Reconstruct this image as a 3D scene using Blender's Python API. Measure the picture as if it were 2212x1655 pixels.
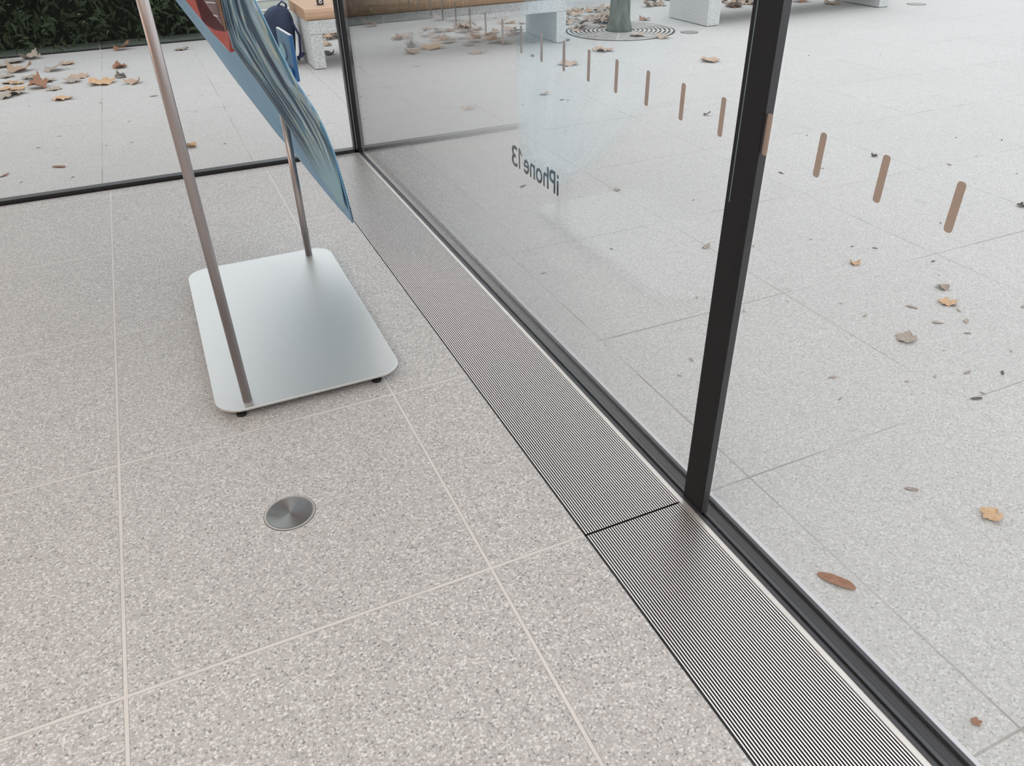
import bpy, bmesh, math, random
from mathutils import Vector, Matrix, noise
# ---------------------------------------------------------------- camera, sky, light, exposure
for o in list(bpy.data.objects): bpy.data.objects.remove(o)
S = bpy.context.scene
COL = S.collection
cam_d = bpy.data.cameras.new('camera'); cam = bpy.data.objects.new('camera', cam_d); COL.objects.link(cam)
R_ = Vector((0.91225, -0.40912, -0.02058)); U_ = Vector((0.24471, 0.50400, 0.82831)); F_ = Vector((0.32851, 0.76066, -0.55989))
M = Matrix((R_, U_, -F_)).transposed().to_4x4(); M.translation = Vector((0, 0, 1.5))
cam.matrix_world = M
cam_d.sensor_width = 36.0; cam_d.lens = 1650.3 / 2212 * 36; cam_d.clip_start = 0.02
S.camera = cam
S.view_settings.view_transform = 'Standard'; S.view_settings.look = 'None'
S.view_settings.gamma = 1.0; S.view_settings.use_curve_mapping = False
S.view_settings.exposure = 0.0
S.cycles.transparent_max_bounces = 32; S.cycles.max_bounces = 10; S.cycles.glossy_bounces = 6

W = bpy.data.worlds.new('overcast_sky'); S.world = W; W.use_nodes = True
nt = W.node_tree; nt.nodes.clear()
wo = nt.nodes.new('ShaderNodeOutputWorld'); bg = nt.nodes.new('ShaderNodeBackground')
tcw = nt.nodes.new('ShaderNodeTexCoord'); nz = nt.nodes.new('ShaderNodeTexNoise'); nz.inputs['Scale'].default_value = 2.2
rampw = nt.nodes.new('ShaderNodeValToRGB')
rampw.color_ramp.elements[0].position = 0.3; rampw.color_ramp.elements[0].color = (0.80, 0.86, 0.93, 1)
rampw.color_ramp.elements[1].position = 0.7; rampw.color_ramp.elements[1].color = (1.0, 1.0, 0.99, 1)
nt.links.new(tcw.outputs['Generated'], nz.inputs['Vector']); nt.links.new(nz.outputs['Fac'], rampw.inputs['Fac'])
nt.links.new(rampw.outputs['Color'], bg.inputs['Color']); bg.inputs['Strength'].default_value = 1.72
nt.links.new(bg.outputs[0], wo.inputs[0])

def area(name, loc, rot, sx, sy, power, col):
    d = bpy.data.lights.new(name, 'AREA'); d.shape = 'RECTANGLE'; d.size = sx; d.size_y = sy; d.energy = power; d.color = col
    o = bpy.data.objects.new(name, d); COL.objects.link(o); o.location = loc; o.rotation_euler = rot
    return o
# the shop's luminous ceiling panels (above the frame)
area('ceiling_lamp', (-3.0, -0.5, 3.35), (0, 0, 0), 2.4, 5.0, 96, (1.0, 0.91, 0.85))
area('ceiling_lamp', (-0.4, -1.2, 3.35), (0, 0, 0), 1.6, 3.0, 62, (1.0, 0.95, 0.93))

area('warm_fill_light', (-5.6, 3.3, 1.3), (0, math.radians(-90+8), 0), 1.2, 1.6, 26, (1.0, 0.62, 0.38))  # unseen warm light added to tint the floor beside the base plate

# ---------------------------------------------------------------- materials
def newmat(name):
    m = bpy.data.materials.new(name); m.use_nodes = True
    return m, m.node_tree, m.node_tree.nodes['Principled BSDF']
def simple(name, col, rough=0.5, metal=0.0, bump=0.0, bscale=60, var=0.0, vscale=12, spec=0.5, stretch=None):
    m, t, b = newmat(name)
    b.inputs['Base Color'].default_value = (*col, 1); b.inputs['Roughness'].default_value = rough
    b.inputs['Metallic'].default_value = metal; b.inputs['Specular IOR Level'].default_value = spec
    tc = t.nodes.new('ShaderNodeTexCoord'); mp = t.nodes.new('ShaderNodeMapping')
    t.links.new(tc.outputs['Object'], mp.inputs['Vector'])
    if stretch: mp.inputs['Scale'].default_value = stretch
    if var > 0:
        n = t.nodes.new('ShaderNodeTexNoise'); n.inputs['Scale'].default_value = vscale; n.inputs['Detail'].default_value = 5
        r = t.nodes.new('ShaderNodeValToRGB')
        r.color_ramp.elements[0].position = .3; r.color_ramp.elements[1].position = .7
        r.color_ramp.elements[0].color = (*[c * (1 - var) for c in col], 1)
        r.color_ramp.elements[1].color = (*[min(1, c * (1 + var)) for c in col], 1)
        t.links.new(mp.outputs[0], n.inputs['Vector']); t.links.new(n.outputs['Fac'], r.inputs['Fac'])
        t.links.new(r.outputs['Color'], b.inputs['Base Color'])
    if bump > 0:
        n2 = t.nodes.new('ShaderNodeTexNoise'); n2.inputs['Scale'].default_value = bscale
        bp = t.nodes.new('ShaderNodeBump'); bp.inputs['Strength'].default_value = bump; bp.inputs['Distance'].default_value = 0.01
        t.links.new(mp.outputs[0], n2.inputs['Vector']); t.links.new(n2.outputs['Fac'], bp.inputs['Height'])
        t.links.new(bp.outputs[0], b.inputs['Normal'])
    return m

def math_(t, op, a, b=None, c=None):
    n = t.nodes.new('ShaderNodeMath'); n.operation = op
    for i, v in enumerate((a, b, c)):
        if v is None: continue
        if isinstance(v, (int, float)): n.inputs[i].default_value = v
        else: t.links.new(v, n.inputs[i])
    return n.outputs[0]
def mix_(t, fac, a, b, blend='MIX'):
    n = t.nodes.new('ShaderNodeMix'); n.data_type = 'RGBA'; n.blend_type = blend
    for s, v in ((n.inputs[0], fac), (n.inputs[6], a), (n.inputs[7], b)):
        if isinstance(v, (int, float)): s.default_value = v
        elif isinstance(v, tuple): s.default_value = (*v, 1)
        else: t.links.new(v, s)
    return n.outputs[2]
def ramp_(t, fac, stops):
    r = t.nodes.new('ShaderNodeValToRGB'); e = r.color_ramp.elements
    while len(e) < len(stops): e.new(0.5)
    for k, (p, c) in zip(e, stops): k.position = p; k.color = (*c, 1)
    t.links.new(fac, r.inputs['Fac']); return r.outputs['Color']

def granite(name, dark, mid, light, x0, dx, y0, dy, w, jcol, jvis, rough, mott, spec, edge=0.0):
    """speckled stone slabs with a square grid of joints (world metres)"""
    m, t, b = newmat(name)
    g = t.nodes.new('ShaderNodeNewGeometry'); P = g.outputs['Position']
    def tex(kind, scale, det=2.0, vec=P):
        n = t.nodes.new('ShaderNodeTexNoise'); n.inputs['Scale'].default_value = scale; n.inputs['Detail'].default_value = det
        t.links.new(vec, n.inputs['Vector']); return n.outputs['Fac']
    v = t.nodes.new('ShaderNodeTexVoronoi'); v.inputs['Scale'].default_value = 185; t.links.new(P, v.inputs['Vector'])
    hue = t.nodes.new('ShaderNodeSeparateColor'); t.links.new(v.outputs['Color'], hue.inputs[0])
    fine = tex('n', 170, 3)
    k = math_(t, 'ADD', math_(t, 'MULTIPLY', hue.outputs[0], 0.42), math_(t, 'MULTIPLY', fine, 0.75))
    col = ramp_(t, k, [(0.30, dark), (0.46, mid), (0.62, mid), (0.82, light)])
    # pinkish grains
    col = mix_(t, math_(t, 'MULTIPLY', math_(t, 'GREATER_THAN', hue.outputs[1], 0.80), 0.35), col, (mid[0]*1.12, mid[1]*0.98, mid[2]*0.92))
    big = tex('n', 1.3, 4); med = tex('n', 7, 4)
    col = mix_(t, math_(t, 'MULTIPLY', big, mott), col, tuple(c * 0.72 for c in mid))
    spot = math_(t, 'GREATER_THAN', med, 0.70)
    col = mix_(t, math_(t, 'MULTIPLY', spot, 0.18), col, tuple(c * 0.6 for c in mid))
    sx = t.nodes.new('ShaderNodeSeparateXYZ'); t.links.new(P, sx.inputs[0])
    masks = []
    for out, o0, d in ((sx.outputs[0], x0, dx), (sx.outputs[1], y0, dy)):
        q = math_(t, 'DIVIDE', math_(t, 'SUBTRACT', out, o0), d)
        fr = math_(t, 'ABSOLUTE', math_(t, 'SUBTRACT', q, math_(t, 'ROUND', q)))
        masks.append((math_(t, 'LESS_THAN', math_(t, 'MULTIPLY', fr, d), w / 2), q))
    cell = t.nodes.new('ShaderNodeCombineXYZ')
    for i in (0, 1): t.links.new(math_(t, 'FLOOR', masks[i][1]), cell.inputs[i])
    wn = t.nodes.new('ShaderNodeTexWhiteNoise'); t.links.new(cell.outputs[0], wn.inputs['Vector'])
    col = mix_(t, math_(t, 'MULTIPLY', wn.outputs['Value'], 0.12), col, tuple(c * 0.8 for c in mid))
    jm = math_(t, 'MAXIMUM', masks[0][0], masks[1][0])
    jn = t.nodes.new('ShaderNodeMapRange'); t.links.new(tex('n', 2.6, 3), jn.inputs[0])
    jn.inputs[1].default_value = 0.38; jn.inputs[2].default_value = 0.58; jn.inputs[3].default_value = jvis[0]; jn.inputs[4].default_value = jvis[1]
    jc = mix_(t, tex('n', 1.7, 2), jcol[0], jcol[1])
    if edge:
        om = [math_(t, 'LESS_THAN', math_(t, 'MULTIPLY', math_(t, 'ABSOLUTE', math_(t, 'SUBTRACT', q, math_(t, 'ROUND', q))), d), w/2+edge) for (_, q), d in zip(masks, (dx, dy))]
        col = mix_(t, math_(t, 'MULTIPLY', math_(t, 'MAXIMUM', om[0], om[1]), 0.55), col, tuple(c*0.45 for c in mid))
    col = mix_(t, math_(t, 'MULTIPLY', jm, jn.outputs[0]), col, jc)
    t.links.new(col, b.inputs['Base Color']); b.inputs['Roughness'].default_value = rough
    b.inputs['Specular IOR Level'].default_value = spec
    bp = t.nodes.new('ShaderNodeBump'); bp.inputs['Strength'].default_value = 0.25; bp.inputs['Distance'].default_value = 0.002
    t.links.new(k, bp.inputs['Height']); t.links.new(bp.outputs[0], b.inputs['Normal'])
    return m

def glass(name, tint=(0.985, 0.988, 0.988), boost=2.4, dirt=0.0, rough=0.0):
    m = bpy.data.materials.new(name); m.use_nodes = True; t = m.node_tree; t.nodes.clear()
    out = t.nodes.new('ShaderNodeOutputMaterial'); g = t.nodes.new('ShaderNodeNewGeometry')
    dp = t.nodes.new('ShaderNodeVectorMath'); dp.operation = 'DOT_PRODUCT'
    t.links.new(g.outputs['Incoming'], dp.inputs[0]); t.links.new(g.outputs['Normal'], dp.inputs[1])
    c = math_(t, 'SUBTRACT', 1.0, math_(t, 'ABSOLUTE', dp.outputs['Value']))
    f = math_(t, 'ADD', math_(t, 'MULTIPLY', math_(t, 'POWER', c, 6.0), boost), 0.002)
    f = math_(t, 'MINIMUM', f, 1.0)
    tr = t.nodes.new('ShaderNodeBsdfTransparent'); tr.inputs[0].default_value = (*tint, 1)
    gl = t.nodes.new('ShaderNodeBsdfGlossy'); gl.inputs['Roughness'].default_value = rough
    mx = t.nodes.new('ShaderNodeMixShader'); t.links.new(f, mx.inputs[0]); t.links.new(tr.outputs[0], mx.inputs[1]); t.links.new(gl.outputs[0], mx.inputs[2])
    t.links.new(mx.outputs[0], out.inputs[0])
    return m

MT = {}
MT['floor'] = granite('granite_floor', (0.16,0.16,0.165), (0.46,0.45,0.444), (0.76,0.75,0.74), 0.482, 0.875, 0.41, 0.872, 0.0085, ((0.68,0.65,0.62),(0.58,0.56,0.54)), (0.85,1.0), 0.42, 0.25, 0.4, 0.0016)
MT['paving'] = granite('granite_paving', (0.33,0.33,0.33), (0.52,0.515,0.505), (0.69,0.685,0.675), 0.434, 0.871, 0.41, 0.872, 0.006, ((0.15,0.14,0.13),(0.55,0.54,0.51)), (0.05,0.95), 0.8, 0.22, 0.2)
MT['black'] = simple('black_aluminium', (0.012,0.012,0.014), 0.35, 0.0, spec=0.5)
MT['matte_black'] = simple('matte_black_seal', (0.010,0.010,0.011), 0.6, 0.0, spec=0.25)
MT['dark_grey'] = simple('dark_grey_aluminium', (0.055,0.055,0.062), 0.4, 0.3)
MT['grey_ridge'] = simple('grey_ridge_aluminium', (0.06,0.062,0.066), 0.35, 0.2)
MT['edge'] = simple('glass_edge_teal', (0.12,0.17,0.17), 0.3)
MT['bright'] = simple('bright_trim_metal', (0.66,0.635,0.61), 0.35, 0.6, var=0.06, vscale=8)
MT['sill'] = simple('pale_sill', (0.60,0.60,0.62), 0.6, 0.1, var=0.08, vscale=6)
MT['slat'] = simple('grille_slat_metal', (0.83,0.80,0.79), 0.38, 0.55)
MT['trench'] = simple('trench_and_slat_shade', (0.006,0.005,0.006), 0.9)
MT['glass'] = glass('window_glass')
MT['dark_glass'] = glass('dark_glass', (0.74,0.78,0.75), 1.6)
MT['dash'] = simple('brown_vinyl', (0.40,0.315,0.265), 0.6)
MT['letter'] = simple('dark_vinyl', (0.035,0.045,0.055), 0.5)
MT['plate'] = simple('satin_aluminium', (0.66,0.67,0.665), 0.42, 0.85, bump=0.02, bscale=300)
MT['pole'] = simple('satin_steel_tube', (0.40,0.36,0.355), 0.34, 0.85)
MT['rubber'] = simple('black_rubber', (0.01,0.01,0.01), 0.7)
MT['concrete'] = simple('pale_granite_block', (0.56,0.575,0.58), 0.85, var=0.28, vscale=90, bump=0.2, bscale=150)
MT['wood'] = simple('bench_wood', (0.48,0.31,0.20), 0.5, var=0.16, vscale=9, stretch=(0.5,14,14))
MT['navy'] = simple('navy_fabric', (0.028,0.044,0.090), 0.8, var=0.4, vscale=7, bump=0.35, bscale=14)
MT['navy_strap'] = simple('navy_webbing', (0.022,0.030,0.10), 0.7)
MT['steel'] = simple('stainless_tube', (0.60,0.61,0.61), 0.25, 0.9)
MT['palewall'] = simple('pale_green_panel', (0.58,0.62,0.58), 0.5, var=0.03, vscale=1.2)
MT['bark'] = simple('tree_bark', (0.13,0.145,0.12), 0.85, var=0.45, vscale=18, bump=0.5, bscale=30, stretch=(1,1,0.4))
MT['iron'] = simple('cast_iron_ring', (0.55,0.53,0.50), 0.6, 0.2, var=0.15)
MT['soil'] = simple('dark_soil', (0.05,0.045,0.04), 0.95)
MT['cover'] = simple('grey_metal_cover', (0.30,0.30,0.29), 0.6, 0.3)
MT['hedgeleaf'] = simple('hedge_leaf', (0.125,0.15,0.09), 0.5, var=0.75, vscale=3)
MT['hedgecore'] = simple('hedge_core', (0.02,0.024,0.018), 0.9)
MT['skyfleck'] = simple('sky_gap_fleck', (0.75,0.75,0.70), 0.6)
MT['ceiling'] = simple('ceiling_paint', (0.78,0.72,0.64), 0.8)
MT['wall'] = simple('warm_wall', (0.62,0.52,0.44), 0.7, var=0.06, vscale=2)
MT['blue_metal'] = simple('blue_anodised', (0.07,0.18,0.38), 0.25, 0.7)
MT['blue_dark'] = simple('blue_glass_back', (0.03,0.07,0.15), 0.3, 0.0, var=0.9, vscale=22, stretch=(3,3,0.6))
MT['pale_disc'] = simple('pale_disc', (0.42,0.50,0.48), 0.4)
MT['red'] = simple('red_back', (0.50,0.09,0.07), 0.15)
MT['darkred'] = simple('dark_red_shading', (0.10,0.018,0.022), 0.12, var=0.4, vscale=12)
MT['bronze'] = simple('bronze_frame', (0.32,0.20,0.15), 0.3, 0.6)
MT['pinkgrey'] = simple('pink_grey_gloss', (0.34,0.25,0.27), 0.15, var=0.3, vscale=15)
MT['tagblack'] = simple('black_tag', (0.03,0.02,0.025), 0.5)
MT['white'] = simple('white_print', (0.85,0.85,0.85), 0.5)
for k, c in dict(t=(0.46,0.33,0.24), o=(0.56,0.37,0.22), b=(0.30,0.15,0.09), g=(0.38,0.32,0.27), d=(0.10,0.085,0.07), r=(0.33,0.27,0.24)).items():
    MT['leaf_' + k] = simple('leaf_' + k, c, 0.7, var=0.25, vscale=25)

# brushed disc with concentric grain
m, t, b = newmat('brushed_disc'); b.inputs['Base Color'].default_value = (0.46,0.46,0.44,1); b.inputs['Metallic'].default_value = 1.0
b.inputs['Roughness'].default_value = 0.24; b.inputs['Anisotropic'].default_value = 0.96
tg = t.nodes.new('ShaderNodeTangent'); tg.direction_type = 'RADIAL'; tg.axis = 'Z'
t.links.new(tg.outputs[0], b.inputs['Tangent']); MT['disc'] = m

def streak_mat(name, stops, rough, sv, su, dist=0.0, scale=3.0, grad=None, spec=0.5, coat=0.0):
    """panel colour with streaks that run along the panel (UV)"""
    m, t, b = newmat(name); uv = t.nodes.new('ShaderNodeTexCoord'); mp = t.nodes.new('ShaderNodeMapping')
    mp.inputs['Scale'].default_value = (su, sv, 1); t.links.new(uv.outputs['UV'], mp.inputs['Vector'])
    n = t.nodes.new('ShaderNodeTexNoise'); n.inputs['Scale'].default_value = scale; n.inputs['Detail'].default_value = 3.5; n.inputs['Distortion'].default_value = dist
    t.links.new(mp.outputs[0], n.inputs['Vector']); col = ramp_(t, n.outputs['Fac'], stops)
    if grad:
        s = t.nodes.new('ShaderNodeSeparateXYZ'); t.links.new(uv.outputs['UV'], s.inputs[0])
        mr = t.nodes.new('ShaderNodeMapRange'); t.links.new(s.outputs[1], mr.inputs[0]); mr.inputs[1].default_value = grad[0]; mr.inputs[2].default_value = grad[1]
        col = mix_(t, mr.outputs[0], grad[2], col)
    t.links.new(col, b.inputs['Base Color']); b.inputs['Roughness'].default_value = rough; b.inputs['Specular IOR Level'].default_value = spec
    b.inputs['Coat Weight'].default_value = coat; b.inputs['Coat Roughness'].default_value = 0.05
    return m
MT['shell'] = streak_mat('blue_shell', [(0.3,(0.13,0.30,0.47)),(0.7,(0.19,0.40,0.60))], 0.45, 2, 2)
MT['front'] = streak_mat('pale_blue_front', [(0.3,(0.22,0.42,0.55)),(0.7,(0.58,0.78,0.88))], 0.35, 2, 3, 0.5)
MT['glossy'] = streak_mat('glossy_blue_painted_reflections', [(0.36,(0.008,0.02,0.06)),(0.45,(0.03,0.08,0.13)),(0.49,(0.12,0.22,0.26)),(0.53,(0.08,0.24,0.42)),(0.57,(0.50,0.54,0.40)),(0.61,(0.12,0.28,0.45)),(0.70,(0.70,0.84,0.92))], 0.4, 1.0, 4.5, 1.2, 2.2, (0.18,0.34,(0.28,0.47,0.56)), spec=0.08, coat=0.0)  # tree and sky reflections painted into the blue colour as streaks

# ---------------------------------------------------------------- mesh helpers
class MB:
    def __init__(s): s.v = []; s.f = []
    def box(s, x0, x1, y0, y1, z0, z1):
        i = len(s.v)
        s.v += [(x0,y0,z0),(x1,y0,z0),(x1,y1,z0),(x0,y1,z0),(x0,y0,z1),(x1,y0,z1),(x1,y1,z1),(x0,y1,z1)]
        s.f += [tuple(i+k for k in q) for q in ((3,2,1,0),(4,5,6,7),(0,1,5,4),(1,2,6,5),(2,3,7,6),(3,0,4,7))]; return s
    def prism(s, poly, axis, a, b):
        """extrude a closed 2D polygon along axis (0,1,2) from a to b"""
        i = len(s.v); n = len(poly)
        def P(p, h): q = list(p); q.insert(axis, h); return tuple(q)
        s.v += [P(p, a) for p in poly] + [P(p, b) for p in poly]
        s.f += [tuple(range(i+n-1, i-1, -1)), tuple(range(i+n, i+2*n))]
        s.f += [(i+k, i+(k+1) % n, i+n+(k+1) % n, i+n+k) for k in range(n)]; return s
    def tube(s, pts, r, seg=16, cap=True, rz=None):
        pts = [Vector(p) for p in pts]; i0 = len(s.v); up = None
        for k, p in enumerate(pts):
            d = (pts[min(k+1, len(pts)-1)] - pts[max(k-1, 0)]).normalized()
            if up is None: up = d.orthogonal().normalized()
            up = (up - d * up.dot(d)).normalized(); w = d.cross(up)
            rr = r[k] if isinstance(r, (list, tuple)) else r
            for j in range(seg):
                a = 2*math.pi*j/seg; s.v.append(tuple(p + up*math.cos(a)*rr + w*math.sin(a)*rr*(rz or 1)))
        for k in range(len(pts)-1):
            for j in range(seg):
                a = i0+k*seg+j; b = i0+k*seg+(j+1) % seg; s.f.append((a, b, b+seg, a+seg))
        if cap: s.f.append(tuple(range(i0+seg-1, i0-1, -1))); s.f.append(tuple(range(i0+(len(pts)-1)*seg, i0+len(pts)*seg)))
        return s
    def ring(s, c, r0, r1, z0, z1, seg=64):
        i = len(s.v)
        for (r, z) in ((r0,z0),(r1,z0),(r1,z1),(r0,z1)):
            for j in range(seg):
                a = 2*math.pi*j/seg; s.v.append((c[0]+r*math.cos(a), c[1]+r*math.sin(a), z))
        for k in range(4):
            for j in range(seg):
                a = i+k*seg+j; b = i+k*seg+(j+1) % seg; c2 = i+((k+1) % 4)*seg+(j+1) % seg; d = i+((k+1) % 4)*seg+j
                s.f.append((a, b, c2, d))
        return s
    def build(s, name, mat, parent=None, smooth=False, bevel=0, loc=None):
        me = bpy.data.meshes.new(name); me.from_pydata(s.v, [], s.f); me.update()
        bm = bmesh.new(); bm.from_mesh(me); bmesh.ops.recalc_face_normals(bm, faces=bm.faces); bm.to_mesh(me); bm.free()
        o = bpy.data.objects.new(name, me); COL.objects.link(o); me.materials.append(mat if not isinstance(mat, str) else MT[mat])
        if smooth:
            for p in me.polygons: p.use_smooth = True
        if bevel:
            b = o.modifiers.new('b', 'BEVEL'); b.width = bevel; b.segments = 3; b.limit_method = 'ANGLE'
        if parent: o.parent = parent
        if loc: o.location = loc
        return o
def tag(o, label=None, cat=None, group=None, kind=None):
    for k, v in (('label', label), ('category', cat), ('group', group), ('kind', kind)):
        if v: o[k] = v
    return o
def thing(name, label, cat, group=None, loc=(0,0,0)):
    o = bpy.data.objects.new(name, None); COL.objects.link(o); o.location = loc; o.empty_display_size = 0.05
    return tag(o, label, cat, group)
def struct(name, label=None):
    o = bpy.data.objects.new(name, None); COL.objects.link(o); return tag(o, label, None, None, 'structure')
def box(name, x0, x1, y0, y1, z0, z1, mat, parent=None, bevel=0): return MB().box(x0,x1,y0,y1,z0,z1).build(name, mat, parent, bevel=bevel)
def rrect(x0, x1, y0, y1, r, n=8):
    p = []
    for cx, cy, a0 in ((x1-r,y1-r,0),(x0+r,y1-r,90),(x0+r,y0+r,180),(x1-r,y0+r,270)):
        for k in range(n+1):
            a = math.radians(a0+90*k/n); p.append((cx+r*math.cos(a), cy+r*math.sin(a)))
    return p
def loft(name, rows, mat, parent, nu=12, thick=0.004, bulge=0.0, off=(0,0,0), tu=(0,1)):
    """rows of (left point, right point): a curved sheet with UVs"""
    vs = []; uvs = []; fs = []
    for j, (a, b) in enumerate(rows):
        a = Vector(a); b = Vector(b)
        for i in range(nu+1):
            u = tu[0] + (tu[1]-tu[0])*i/nu; p = a.lerp(b, u) + Vector((bulge*math.sin(math.pi*u)*min(1,(b-a).length/0.8), 0, 0)) + Vector(off)
            vs.append(tuple(p)); uvs.append((u, j/(len(rows)-1)))
    for j in range(len(rows)-1):
        for i in range(nu):
            a = j*(nu+1)+i; fs.append((a, a+1, a+nu+2, a+nu+1))
    me = bpy.data.meshes.new(name); me.from_pydata(vs, [], fs); uvl = me.uv_layers.new()
    for l in me.loops: uvl.data[l.index].uv = uvs[l.vertex_index]
    for p in me.polygons: p.use_smooth = True
    me.materials.append(MT[mat]); o = bpy.data.objects.new(name, me); COL.objects.link(o); o.parent = parent
    sd = o.modifiers.new('s', 'SOLIDIFY'); sd.thickness = thick; sd.offset = 0
    return o
# ---------------------------------------------------------------- the setting
tag(box('floor', -7.0, 0.755, -5.0, 4.872, -0.08, 0.0, 'floor'), 'pale speckled granite floor inside the shop', None, None, 'structure')
pv = MB(); pv.box(1.165, 14.0, -6.0, 14.0, -0.08, 0.0); pv.box(-9.0, 1.165, 4.962, 14.0, -0.08, 0.0)
tag(pv.build('floor_outside', 'paving'), 'pale granite paving of the square outside', None, None, 'structure')
tag(box('ceiling', -7.0, 2.0, -5.0, 6.2, 3.451, 3.75, 'ceiling'), 'pale shop ceiling', None, None, 'structure')
tag(box('wall_left', -7.15, -7.0, -5.0, 4.96, -0.08, 3.6, 'wall'), 'warm left wall of the shop', None, None, 'structure')
tag(box('wall_back', -7.0, 1.2, -5.15, -5.0, -0.08, 3.6, 'wall'), 'warm wall behind the camera', None, None, 'structure')
# grille trench and edge trims
tag(box('trim_1', 0.750, 1.092, -3.0, 4.872, -0.10, -0.045, 'trench'), 'dark trench under the floor grille', None, None, 'structure')
tag(box('trim_2', 1.0600, 1.0755, -3.0, 4.876, -0.045, 0.002, 'bright'), 'bright metal strip along the glass', None, None, 'structure')
tag(box('trim_3', 0.760, 1.060, 4.870, 4.884, -0.03, 0.001, 'bright'), 'bright metal strip along the far end of the grille', None, None, 'structure')
tag(box('trim_4', 1.1505, 1.165, -3.0, 4.96, -0.03, 0.002, 'sill'), 'pale sill strip outside the glass', None, None, 'structure')
tag(box('trim_5', -6.9, 1.1505, 4.946, 4.960, -0.03, 0.003, 'sill'), 'pale sill strip outside the rear glass', None, None, 'structure')

HT = 3.45
def side_window(name, y0, y1, label, r0, r1):
    w = struct(name, label); p0, p1 = y0, y1; y0, y1 = r0, r1
    fr = MB()
    fr.box(1.0755, 1.0843, y0, y1, -0.03, 0.004)
    fr.build('inner_rail', 'dark_grey', w)
    MB().box(1.0855, 1.0955, y0, y1, -0.03, -0.004).box(1.107, 1.140, y0, y1, -0.03, -0.002).build('channel', 'black', w)
    MB().prism([(1.0955,-0.02),(1.107,-0.02),(1.106,0.001),(1.0965,0.001)][::-1], 1, y0, y1).build('ridge', 'grey_ridge', w)
    MB().box(1.140, 1.1505, y0, y1, -0.03, 0.006).build('outer_rail', 'dark_grey', w)
    box('pane', 1.0865, 1.0925, p0+0.003, p1-0.003, -0.003, HT, 'glass', w)
    box('pane', 1.1090, 1.1150, p0+0.003, p1-0.003, -0.003, HT, 'glass', w)
    return w
w1 = side_window('window_1', 1.297, 4.872, 'tall glass pane between mullion and far corner', 1.2565, 4.872)
w2 = side_window('window_2', -3.0, 1.2155, 'tall glass pane right of the black mullion', -3.0, 1.256)
# black mullion behind the glass joint
mu = struct('trim_6', 'black mullion where two panes meet')
box('mullion_face', 1.0845, 1.0870, 1.2165, 1.2960, 0.002, HT, 'matte_black', mu)
box('mullion_body', 1.0875, 1.1070, 1.2160, 1.2960, 0.001, HT, 'dark_grey', mu)
box('glass_edge', 1.0838, 1.0844, 1.2810, 1.2840, 0.88, HT, 'edge', mu)
# safety dashes in a row
for k in range(28):
    y = 0.765 + 0.1476*(k-1)
    w = w2 if y < 1.288 else w1
    if abs(y-1.29) < 0.02: y += 0.0
    MB().prism(rrect(y-0.0080, y+0.0080, 1.0021, 1.0849, 0.0062, 5), 0, 1.0927, 1.0931).build('dash_mark', 'dash', w)
# lettering on the glass, read from the square
def text_mesh(body, off):
    cu = bpy.data.curves.new('lettering', 'FONT'); cu.body = body; cu.size = 0.1; cu.offset = off
    tmp = bpy.data.objects.new('tmp', cu); COL.objects.link(tmp)
    bpy.context.view_layer.update()
    me = bpy.data.meshes.new_from_object(tmp.evaluated_get(bpy.context.evaluated_depsgraph_get()))
    bpy.data.objects.remove(tmp); return me
for body, ya, yb in (('iPhone', 2.116, 2.380), ('3', 2.4335, 2.482)):
    me = text_mesh(body, 0.0012)
    xs = [v.co.x for v in me.vertices]; ys = [v.co.y for v in me.vertices]
    sx = (yb-ya)/(max(xs)-min(xs)); sy = 0.0721/max(ys)
    bm = bmesh.new(); bm.from_mesh(me)
    ret = bmesh.ops.extrude_face_region(bm, geom=bm.faces[:])
    for v in [g for g in ret['geom'] if isinstance(g, bmesh.types.BMVert)]: v.co.z += 1.0
    for v in bm.verts:
        c = v.co.copy(); v.co = Vector((1.0929 + c.z*0.0004, ya + (c.x-min(xs))*sx, 0.6175 + c.y*sy))
    bmesh.ops.recalc_face_normals(bm, faces=bm.faces)
    bm.to_mesh(me); bm.free(); me.materials.append(MT['letter'])
    lt = bpy.data.objects.new('lettering', me); COL.objects.link(lt); lt.parent = w1; lt['label'] = 'mirrored dark lettering on the glass'

o1 = MB().prism([(2.4110,0.6175),(2.4225,0.6175),(2.4225,0.6896),(2.4125,0.6896),(2.3965,0.6740),(2.3965,0.6640),(2.4120,0.6775)], 0, 1.0929, 1.0933).build('lettering', 'letter', w1)
o1['label'] = 'mirrored dark digit on the glass'

# rear glass wall
w3 = struct('window_3', 'rear glass wall behind the display stand')
MB().box(-6.9, 1.0930, 4.886, 4.944, -0.03, 0.022).build('window_frame', 'black', w3, bevel=0.002)
box('pane', -6.9, 1.060, 4.902, 4.908, 0.0, HT, 'glass', w3)
box('pane', -6.9, 1.060, 4.924, 4.930, 0.0, HT, 'glass', w3)
cp = struct('trim_7', 'slim black corner post with a bright line')
box('corner_post', 1.0765, 1.1020, 4.880, 4.940, -0.02, HT, 'black', cp)
box('corner_bright_line', 1.0690, 1.0735, 4.890, 4.930, -0.02, HT, 'sill', cp)
box('corner_post_inner', 1.0540, 1.0685, 4.886, 4.935, -0.02, HT, 'black', cp)
box('corner_gasket', 1.0740, 1.0760, 4.886, 4.935, -0.02, HT, 'matte_black', cp)

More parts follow.
